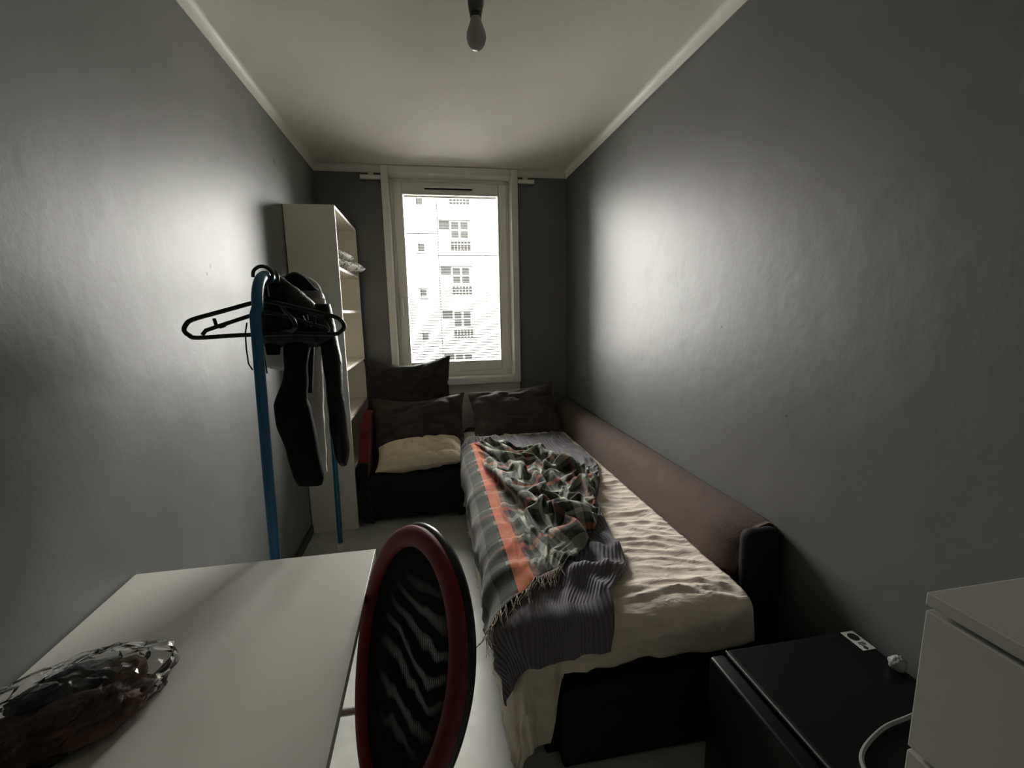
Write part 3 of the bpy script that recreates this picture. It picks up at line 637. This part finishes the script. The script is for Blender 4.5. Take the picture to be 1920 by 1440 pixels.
for ti in range(6, PU-8, 9):
    for tj in range(12, PV-3, 9):
        if TK.random() < .85: TACK[(ti+TK.randint(-2, 2), tj+TK.randint(-2, 2))] = TK.choice((.0, .005, .055, .085))
def tack(i, j): return TACK.get((i, j), -1)
def settle():
    V0, VR = [], []                               # spread out, and with its right border pushed in
    for i in range(PU+1):
        for j in range(PV+1):
            a, b, aR = plaid_ab(i/PU, j/PV); A, B = spread(a, b)
            V0.append(tuple(drape(A, B, throw_h(a, b)+.020+START*folds(a, b)*sst(.28, .40, a)*sst(1.40, 1.55, b), .07))); VR.append(tuple(drape(a, b, throw_h(a, b)+.02+(tack(i, j) if tack(i, j) > 0 and a > .34 else 0), .07)))
    m = PV+1; Fc = [(i*m+j, (i+1)*m+j, (i+1)*m+j+1, i*m+j+1) for i in range(PU) for j in range(PV)]
    me = bpy.data.meshes.new('settle'); me.from_pydata(V0, [], Fc); o = bpy.data.objects.new('settle', me); COL.objects.link(o)
    o.shape_key_add(name='Basis', from_mix=False); kr = o.shape_key_add(name='push', from_mix=False)
    kr.data.foreach_set('co', np.array(VR, np.float32).ravel()); 
    for fr_, v_ in ((1, 0.0), (3, 0.0), (NF-9, 1.0)): kr.value = v_; kr.keyframe_insert('value', frame=fr_)
    g = o.vertex_groups.new(name='pin')
    for n in range(len(V0)):
        a, b, aR = plaid_ab((n//m)/PU, (n % m)/PV)
        if a < .265 or b < 1.42 or (n % m) == PV or (n < m and n % m > PV*.5) or (a > .34 and tack(n//m, n % m) >= 0): g.add([n], 1.0, 'REPLACE')
    c = o.modifiers.new('cloth', 'CLOTH'); st = c.settings
    st.quality = 5; st.mass = .3; st.tension_stiffness = 12; st.compression_stiffness = 12; st.shear_stiffness = 4; st.bending_stiffness = BEND
    st.tension_damping = 8; st.compression_damping = 8; st.bending_damping = 2; st.air_damping = 2
    st.vertex_group_mass = 'pin'
    c.collision_settings.collision_quality = 3; c.collision_settings.distance_min = .006
    c.collision_settings.use_self_collision = True; c.collision_settings.self_distance_min = .006
    c.point_cache.frame_start = 1; c.point_cache.frame_end = NF
    fl = MB().grid(lambda u, v: drape(BL-.17+(1.5-BL+.17)*v, 3.7+(1.0-3.7)*u, throw_h(BL-.17+(1.5-BL+.17)*v, 3.7+(1.0-3.7)*u)+.004), 80, 56)
    cm = bpy.data.meshes.new('settle_floor'); cm.from_pydata(fl.v, [], fl.f); co = bpy.data.objects.new('settle_floor', cm); COL.objects.link(co)
    co.modifiers.new('collision', 'COLLISION'); co.collision.thickness_outer = .006; co.collision.cloth_friction = 3; co.collision.damping = .6
    for fr_ in range(1, NF+1): SC.frame_set(fr_)
    ev = o.evaluated_get(bpy.context.evaluated_depsgraph_get()); out = np.zeros(len(V0)*3, np.float32); ev.data.vertices.foreach_get('co', out)
    bpy.data.objects.remove(o); bpy.data.objects.remove(co)
    for ac_ in list(bpy.data.actions): bpy.data.actions.remove(ac_)
    SC.frame_set(1)
    return out.reshape(-1, 3)
PP = settle()
def plaid_pos(u, v): return PP[min(PU, round(u*PU))*(PV+1)+min(PV, round(v*PV))].astype(float)
def plaid_uv2(u, v):
    a, b, aR = plaid_ab(u, v); A, B = spread(a, b); return (A-BL+.02, B)
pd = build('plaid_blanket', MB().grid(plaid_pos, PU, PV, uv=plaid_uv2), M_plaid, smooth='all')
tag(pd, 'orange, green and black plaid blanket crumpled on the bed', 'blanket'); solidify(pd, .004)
sb = pd.modifiers.new('smooth', 'SUBSURF'); sb.levels = 2; sb.render_levels = 2
fm = MB(); rnd = random.Random(3)
def strand(p, d, l, r=.0014):
    p = np.array(p, float); d = np.array(d, float); pts = [p]
    for i in range(5):
        d = d/np.linalg.norm(d)+np.array((rnd.uniform(-.28, .28), rnd.uniform(-.28, .28), rnd.uniform(-.12, .08))); q = pts[-1]+d/np.linalg.norm(d)*l/5
        if q[0] > BL and q[1] > BN: q[2] = max(q[2], BT+.028)
        pts.append(q)
    fm.tube(pts, [r]*4+[r*.8, r*.4], 5)
for i in range(80):
    v = (i//3*3+.6*(i % 3))/80; p = plaid_pos(1, v); p2 = plaid_pos(1-1/PU, v); strand(p, (p-p2)*np.array((1, 1, .6))+np.array((0, 0, .0005)), rnd.uniform(.06, .10))
for i in range(45):
    v = (i//3*3+.6*(i % 3))/45; p = plaid_pos(0, v); p2 = plaid_pos(1/PU, v); strand(p, (p-p2)+np.array((0, 0, .01)), rnd.uniform(.05, .09))
M_fringe = mat('plaid_fringe', (.24, .20, .16), .9, .1, var=.9, vscale=22)
o = build('fringe', fm, M_fringe, pd, 'all'); o['kind'] = 'stuff'; o['label'] = 'loose twisted fringe threads'

# ---------------------------------------------------------------- table
tb = thing('table', 'white laminate table against the left wall', 'table', (-.495, .72, 0))
TX0, TX1, TY0, TY1, TZ = XL+.006, -.184, .10, 1.271, .715
build('tabletop', MB().rbox(TX0, TX1, TY0, TY1, TZ-.022, TZ, .0015), M_white, tb)
for x in (TX0+.04, TX1-.22):
    for y in (TY0+.06, TY1-.06): build('leg', MB().tube([(x, y, 0), (x, y, TZ-.05)], .018, 14), M_metal, tb, True)
for y in (TY0+.06, TY1-.06): build('frame_rail', MB().rbox(TX0+.03, TX1-.21, y-.015, y+.015, TZ-.054, TZ-.022, .003), M_metal, tb)
for x in (TX0+.04, TX1-.22): build('frame_rail', MB().rbox(x-.012, x+.012, TY0+.075, TY1-.075, TZ-.054, TZ-.022, .003), M_metal, tb)

# clear bag with dark bundles on the table
bg_ = thing('plastic_bag', 'clear plastic bag with dark brown contents on the table', 'bag', (-.585, .79, TZ))
M_item1 = mat('dark_brown_item', (.115, .066, .047), .6, .3, var=.5, vscale=30, bump=.6, bscale=40, bdist=.01)
M_item2 = mat('blue_black_item', (.045, .054, .066), .5, .4, var=.4, vscale=30, bump=.6, bscale=40, bdist=.01)
M_item3 = mat('tan_item', (.26, .17, .10), .6, .3, var=.6, vscale=40, bump=.6, bscale=40, bdist=.01)
def lump(nm, c, s, ang, m, sd):
    mb = MB(); nu, nv = 20, 32; V = []
    for i in range(nu+1):
        for j in range(nv):
            ph = math.pi*i/nu; a = 2*math.pi*j/nv; d = np.array((math.sin(ph)*math.cos(a), math.sin(ph)*math.sin(a), -math.cos(ph)))
            r = 1+.30*fbm(d[0]*1.7+sd, d[1]*1.7, d[2]*1.7, 4); q = d*r*np.array(s)
            V.append((c[0]+q[0]*math.cos(ang)-q[1]*math.sin(ang), c[1]+q[0]*math.sin(ang)+q[1]*math.cos(ang), max(TZ+.004, c[2]+q[2])))
    mb.add(V, [(i*nv+j, i*nv+(j+1) % nv, (i+1)*nv+(j+1) % nv, (i+1)*nv+j) for i in range(nu) for j in range(nv)])
    return build(nm, mb, m, bg_, 'all')
lump('bundle', (-.650, .822, TZ+.030), (.075, .045, .030), .55, M_item2, 1.0)
lump('bundle', (-.590, .757, TZ+.030), (.085, .048, .032), .60, M_item1, 5.0)
lump('bundle', (-.583, .858, TZ+.026), (.034, .028, .026), .8, M_item3, 9.0)
lump('bundle', (-.690, .745, TZ+.022), (.055, .042, .022), .5, M_item1, 13.0)
mb = MB(); nu, nv = 30, 56; V = []
for i in range(nu+1):
    for j in range(nv):
        ph = math.pi*i/nu; a = 2*math.pi*j/nv; d = np.array((math.sin(ph)*math.cos(a), math.sin(ph)*math.sin(a), -math.cos(ph)))
        cr = abs(nz(d[0]*3.1, d[1]*3.1, d[2]*3.1)); r = 1+.12*fbm(d[0]*2, d[1]*2, d[2]*2, 3)-.10*max(0, .15-cr)/.15+.05*nz(d[0]*7, d[1]*7, d[2]*7)
        if d[0] > 0: r += .18*max(0, d[0])**4
        q = d*r*np.array((.142, .105, .058)); an = .62
        V.append((-.640+q[0]*math.cos(an)-q[1]*math.sin(an), .785+q[0]*math.sin(an)+q[1]*math.cos(an), max(TZ+.0015, TZ+.030+q[2])))
mb.add(V, [(i*nv+j, i*nv+(j+1) % nv, (i+1)*nv+(j+1) % nv, (i+1)*nv+j) for i in range(nu) for j in range(nv)])
build('film', mb, M_film, bg_, False)

# ---------------------------------------------------------------- swivel chair
CA = 1.061; CC = np.array((-.088, .885, .670)); HW, HH, TILT, EGG = .188, .238, .27, .067
cn = np.array((-math.sin(CA), -math.cos(CA), 0)); ct = np.array((math.cos(CA), -math.sin(CA), 0)); cz = np.array((0, 0, 1.0))
ch = thing('swivel_chair', 'office chair with red-rimmed black mesh back at the table', 'chair', (-.25, .58, 0))
def back_pt(u, v, w=0.0):                       # u, v in metres on the back, w along its front normal
    return CC+u*ct+v*cz+(-.004*(u/HW)**2-TILT*v+w)*cn
th = [2*math.pi*k/72 for k in range(72)]
def bh(t): return HH*math.sin(t)*(1 if math.sin(t) > 0 else 1.2)
ring = [(HW*math.cos(t)*(1+EGG*math.sin(t)), bh(t)) for t in th]
nn = []
for u, v in ring:
    e = 1e-3; du = back_pt(u+e, v)-back_pt(u-e, v); dv = back_pt(u, v+e)-back_pt(u, v-e); q = np.cross(dv, du); q /= np.linalg.norm(q)
    nn.append(q if np.dot(q, cn) > 0 else -q)
build('rim', MB().loop([back_pt(*p) for p in ring], .023, .016, nn, 14), M_redrim, ch, 'all')
build('rim_shell', MB().loop([back_pt(p[0]*1.01, p[1]*1.008, -.016) for p in ring], .022, .015, nn, 12), M_black, ch, 'all')
def net(off, ph):
    def fn(s, t):
        a = 2*math.pi*t; r = s*.985; u, v = HW*r*math.cos(a)*(1+EGG*math.sin(a)), r*bh(a)
        return back_pt(u, v, off-.010*(1-r*r)+.004*math.sin(v*55+u*14+ph)*(1-r))
    def uv(s, t):
        a = 2*math.pi*t; return (.5+.5*s*math.cos(a), .5+.5*s*math.sin(a))
    return MB().grid(fn, 18, 64, uv)
build('mesh', net(0.0, 0), M_net, ch, 'all')
seat_c = CC+cn*.32; seat_c[2] = .455
build('seat', MB().lathe((seat_c[0], seat_c[1], .395), [(.10, 0), (.155, .008), (.172, .025), (.172, .045), (.160, .062), (.10, .065)], 32), M_chair_black, ch, True)
sp0 = back_pt(0, -HH*1.18, -.02); build('back_support', MB().tube([sp0, sp0-cz*.07-cn*.01, (seat_c[0]+.10, seat_c[1]+.03, .39), (seat_c[0], seat_c[1], .385)], .02, 12), M_black, ch, True)
build('gas_column', MB().lathe((seat_c[0], seat_c[1], .08), [(.03, 0), (.03, .15), (.016, .16), (.016, .32)], 16), M_black, ch, True)
for k in range(5):
    a = 2*math.pi*k/5+.4; e = np.array((seat_c[0]+.26*math.cos(a), seat_c[1]+.26*math.sin(a), .065))
    l = build('base_leg', MB().tube([(seat_c[0], seat_c[1], .10), e], [.024, .016], 10), M_black, ch, True)
    build('castor', MB().tube([e+np.array((-.014*math.sin(a), .014*math.cos(a), -.040)), e+np.array((.014*math.sin(a), -.014*math.cos(a), -.040))], .0245, 16), M_black, l, True)
ap = at(662, 1333, 1, 1.0); ad = np.array((-.97, .02, 0))
build('armrest_bar', MB().tube([ap+np.array((.02, .0, .0)), ap, ap+ad*.10, ap+ad*.20, ap+ad*.22-cz*.06, (seat_c[0]-.16, seat_c[1]+.15, .43)], .009, 10), M_metal, ch, True)
tag(build('seat_cushion', MB().lathe((seat_c[0], seat_c[1], .4605), [(.10, 0), (.150, .006), (.166, .022), (.158, .038), (.10, .047), (.02, .044)], 32), M_orange, smooth='all'), 'orange cushion lying on the office chair seat', 'cushion')

# ---------------------------------------------------------------- clothes rack
NP, FP = np.array((-.478, 1.352)), np.array((-.584, 2.665)); RZ = 1.499
rk = thing('clothes_rack', 'blue tubular clothes rack between table and bookcase', 'clothes rack', (-.53, 2.0, 0))
rd = np.array((*(FP-NP), 0)); rd /= np.linalg.norm(rd); TB = .0145
n_top = np.array((-.458, 1.352, RZ)); f_top = np.array((-.566, 2.665, RZ)); BRD = .09
def arc(c0, d1, d2, r):                          # quarter bend entering along d1, leaving along d2
    return [c0+r*(-d2*math.cos(t)+d1*math.sin(t)) for t in np.linspace(0, math.pi/2, 8)]
up = np.array((.0, 0, 1.0))
build('post', MB().tube([(-.492, 1.352, .04), (-.478, 1.352, .9), (n_top[0]-.008, 1.352, RZ-BRD-.02)]+[n_top+np.array((0, BRD*(1-math.cos(t)), -BRD*(1-math.sin(t)))) for t in np.linspace(0, math.pi/2, 9)], TB, 16), M_blue, rk, True)
build('post', MB().tube([(-.584, 2.665, .04), (f_top[0], 2.665, RZ-BRD-.02)]+[f_top+np.array((0, -BRD*(1-math.cos(t)), -BRD*(1-math.sin(t)))) for t in np.linspace(0, math.pi/2, 9)], TB, 16), M_blue, rk, True)
build('rail', MB().tube([n_top+np.array((0, BRD-.002, 0)), f_top-np.array((0, BRD-.002, 0))], TB*.98, 16), M_blue, rk, True)
for (x, y) in ((-.492, 1.352), (-.584, 2.665)):
    build('foot_cap', MB().lathe((x, y, 0), [(.019, 0), (.020, .02), (.0165, .045)], 16), M_trim, rk, True)
def rail_x(y): return float(np.interp(y, [n_top[1], f_top[1]], [n_top[0], f_top[0]]))

def smooth(P, n=5):                                # Catmull-Rom through the points
    P = [np.array(p, float) for p in P]; out = []
    for i in range(len(P)-1):
        p0, p1, p2, p3 = P[max(i-1, 0)], P[i], P[i+1], P[min(i+2, len(P)-1)]
        for k in range(n):
            q = k/n; out.append(.5*((2*p1)+(-p0+p2)*q+(2*p0-5*p1+4*p2-p3)*q*q+(-p0+3*p1-3*p2+p3)*q**3))
    return out+[P[-1]]
def hanger(y, label, w=.216, drop=.125, skew=0.0, detail=True):
    cx = rail_x(y); h = thing('coat_hanger', label, 'coat hanger', (cx, y, RZ-.2), 'black plastic coat hangers'); r = .0064
    def q(x, z): return (cx-.004*(z < -.05)+x, y+skew*x, RZ+z)
    zc = -.070                                    # neck of the arms below the rail
    hook = [q(.0, zc), q(.0, -.035), q(.022, -.012), q(.026, .008), q(.012, .0235), q(-.006, .0255), q(-.022, .014), q(-.0255, -.004)]
    build('hook', MB().tube(smooth(hook), .005, 8), M_black, h, True)
    e = zc-drop*.48; b = zc-drop*.78
    for s in (-1, 1):
        arm = [q(0, zc), q(s*.03, zc-.006), q(s*w*.55, zc-.030), q(s*(w-.025), e+.010), q(s*(w-.006), e-.004), q(s*w, e-.020), q(s*(w-.010), b+.004), q(s*(w-.032), b-.004), q(s*.08, b), q(0, b)]
        build('arm', MB().tube(smooth(arm), r, 10), M_black, h, True)
        if detail:
            build('inner_bar', MB().tube([q(s*(w-.045), b+.004), q(s*(w-.055), b+.016), q(s*(w-.085), b+.026), q(s*.02, zc-.036), q(0, zc-.034)], r*.9, 8), M_black, h, True)
            build('strut', MB().tube([q(s*(w-.080), e+.012), q(s*(w-.085), b+.024)], r*.8, 8), M_black, h, True)
            build('strap_hook', MB().tube([q(s*(w-.092), b+.024), q(s*(w-.106), b+.028), q(s*(w-.110), b+.038)], r*.7, 8), M_black, h, True)
    return h
hanger(1.437, 'empty black plastic coat hanger at the near end of the rack')
hanger(1.56, 'black coat hanger carrying the black jacket', .10, .115, -1.6, False)
hanger(1.74, 'black coat hanger carrying the white shirt', .10, .115, -1.6, False)

def limb(name, rows, Y, depth, m, par, wr=.006, seed=0.0, sub=5, pw=2.4):   # rows: (left px, right px, py) outline rows at depth plane Y
    nodes = []
    for k, (x0, x1, y) in enumerate(rows):
        Yk = Y[k] if hasattr(Y, '__len__') else Y; dk = depth[k] if hasattr(depth, '__len__') else depth
        a, b = at(x0, y, 1, Yk), at(x1, y, 1, Yk); nodes.append(((a+b)/2, (b-a)/2, np.array((0, dk, 0))))
    return build(name, MB().loft(nodes, 24, pw, sub, wr, seed), m, par, 'all')
jk = thing('jacket', 'black jacket with long sleeves hanging on the clothes rack', 'jacket', (-.47, 1.58, .8))
limb('body', [(505, 528, 516), (489, 560, 540), (484, 592, 570), (483, 614, 600), (484, 622, 625), (490, 618, 642), (500, 600, 650)], 1.58, [.02, .045, .06, .065, .065, .05, .03], M_fab_shiny, jk, .010, 1.)
limb('sleeve', [(548, 590, 610), (533, 580, 660), (530, 576, 705), (519, 576, 745), (515, 583, 765), (523, 590, 800), (540, 598, 850), (552, 607, 890), (560, 604, 908)], 1.56, [.03, .04, .035, .035, .04, .04, .04, .035, .02], M_fab_black, jk, .007, 4.)
limb('sleeve', [(585, 618, 570), (598, 630, 620), (607, 641, 680), (612, 645, 740), (616, 648, 790), (624, 655, 835), (630, 654, 860), (638, 650, 872)], 1.60, [.03, .04, .04, .038, .036, .034, .03, .015], M_fab_shiny, jk, .006, 7.)
limb('hood', [(548, 560, 511), (535, 573, 519), (530, 585, 530), (530, 600, 545)], 1.72, [.02, .04, .05, .05], M_fab_black, jk, .006, 9.)
limb('pocket_flap', [(499, 526, 640), (499, 525, 652), (501, 524, 665)], 1.55, .012, M_fab_black, jk, .002, 2., 3, 6)
limb('belt_end', [(573, 590, 650), (575, 588, 690), (574, 586, 736)], 1.60, .010, M_fab_black, jk, .002, 3., 3, 6)
limb('collar', [(490, 500, 522), (487, 503, 545), (486, 505, 560)], 1.53, .02, M_fab_black, jk, .004, 5., 4)
build('drawstring', MB().tube([at(463, 605, 1, 1.50), at(460, 625, 1, 1.50), at(462, 655, 1, 1.50), at(466, 682, 1, 1.50), at(474, 694, 1, 1.50)], .0022, 6), M_black, jk, True)
build('drawstring', MB().tube([at(491, 636, 1, 1.50), at(494, 660, 1, 1.50), at(501, 700, 1, 1.50)], .0022, 6), M_black, jk, True)
for (a, b) in (((500, 518), (505, 556)), ((568, 592), (573, 601)), ((576, 590), (578, 600))): build('zip_pull', MB().tube([at(*a, 1, 1.50), at(*b, 1, 1.505)], .0018, 6), M_chrome, jk, True)
ws = thing('shirt', 'white cotton shirt hanging behind the black jacket', 'shirt', (-.5, 1.74, .8))
limb('body', [(545, 580, 520), (515, 598, 535), (500, 607, 560), (490, 611, 600), (484, 608, 640), (485, 600, 668), (492, 580, 684), (520, 560, 693)], 1.74, [.02, .035, .04, .045, .045, .04, .035, .02], M_fab_white, ws, .008, 11.)
limb('sleeve', [(575, 612, 560), (566, 610, 620), (564, 606, 680), (566, 607, 740), (572, 610, 800), (585, 612, 850), (598, 612, 885)], 1.73, [.03, .035, .035, .035, .03, .025, .012], M_fab_white, ws, .008, 14.)

# ---------------------------------------------------------------- small fridge
FX0, FX1, FY0, FY1, FZ = .700, 1.148, .500, .985, .465
fg = thing('mini_fridge', 'black compact fridge at the foot of the bed', 'fridge', (.93, .74, 0))
build('body', MB().rbox(FX0+.052, FX1, FY0, FY1, .02, FZ, .006), M_blackgloss, fg)
d = build('door', MB().rbox(FX0, FX0+.046, FY0, FY1, .035, FZ-.008, .010, 3), M_blackgloss, fg, True)
build('door_handle', MB().rbox(FX0-.014, FX0, FY0+.03, FY0+.05, .22, .40, .006), M_chrome, d)
build('top_strip', MB().rbox(FX0+.046, FX0+.0515, FY0, FY1-.002, FZ-.006, FZ+.0015, .0015), M_metal, fg)
for x in (FX0+.09, FX1-.05):
    for y in (FY0+.05, FY1-.05): build('foot', MB().lathe((x, y, 0), [(.016, 0), (.018, .021)], 12), M_black, fg)
sk = build('sticker', MB().rbox(1.106, 1.146, .908, .979, FZ, FZ+.0012, .0004), M_sticker, fg)
build('sticker_emblem', MB().lathe((1.126, .957, FZ+.0012), [(.0145, 0), (.0145, .0004)], 24), M_ink, sk)
for y, w in ((.935, .018), (.930, .022), (.925, .016)): build('sticker_line', MB().box(1.126-w/2, 1.126+w/2, y-.0012, y+.0012, FZ+.0012, FZ+.0015), M_ink, sk)
build('sticker_mark', MB().lathe((1.122, .916, FZ+.0012), [(.006, 0), (.006, .0004)], 16), M_ink, sk)
mb = MB(); V = []; c = at(1690, 1243, 2, FZ+.018); c = (1.128, c[1], FZ+.018)
for i in range(15):
    for j in range(24):
        ph = math.pi*i/14; a = 2*math.pi*j/24; dd = np.array((math.sin(ph)*math.cos(a), math.sin(ph)*math.sin(a), -math.cos(ph)))
        rr = .019*(1+.22*fbm(dd[0]*3, dd[1]*3, dd[2]*3, 3)); V.append((c[0]+dd[0]*rr, c[1]+dd[1]*rr, max(FZ+.0005, c[2]+dd[2]*rr)))
mb.add(V, [(i*24+j, i*24+(j+1) % 24, (i+1)*24+(j+1) % 24, (i+1)*24+j) for i in range(14) for j in range(24)])
tag(build('crumpled_ball', mb, M_lint, smooth='all'), 'small grey crumpled ball on the black fridge', 'crumpled ball')
pts = [at(*q, 2, z) for q, z in (((1735, 1330), .476), ((1700, 1346), .474), ((1660, 1363), .472), ((1630, 1390), .471), ((1616, 1415), .471), ((1620, 1440), .471), ((1640, 1475), .471))]
tag(build('power_cable', MB().tube(smooth(pts), .0045, 8), M_grey, smooth=True), 'grey cable curling across the black fridge top', 'cable')

# ---------------------------------------------------------------- chest of drawers
KX0, KX1, KY0, KY1, KZ = .684, XR-.014, -.32, .482, .975
ck = thing('chest_of_drawers', 'white chest of drawers against the right wall', 'chest of drawers', (.92, .08, 0))
build('top', MB().rbox(KX0, KX1, KY0, KY1, KZ-.020, KZ, .002), M_drawer, ck)
build('body', MB().box(KX0+.022, KX1, KY0, KY1, .0, KZ-.0205), M_drawer, ck)
zt = KZ-.028
for k in range(4):
    d = build('drawer', MB().rbox(KX0+.001, KX0+.0205, KY0+.001, KY1-.001, zt-.226, zt, .002), M_drawer, ck); zt -= .233
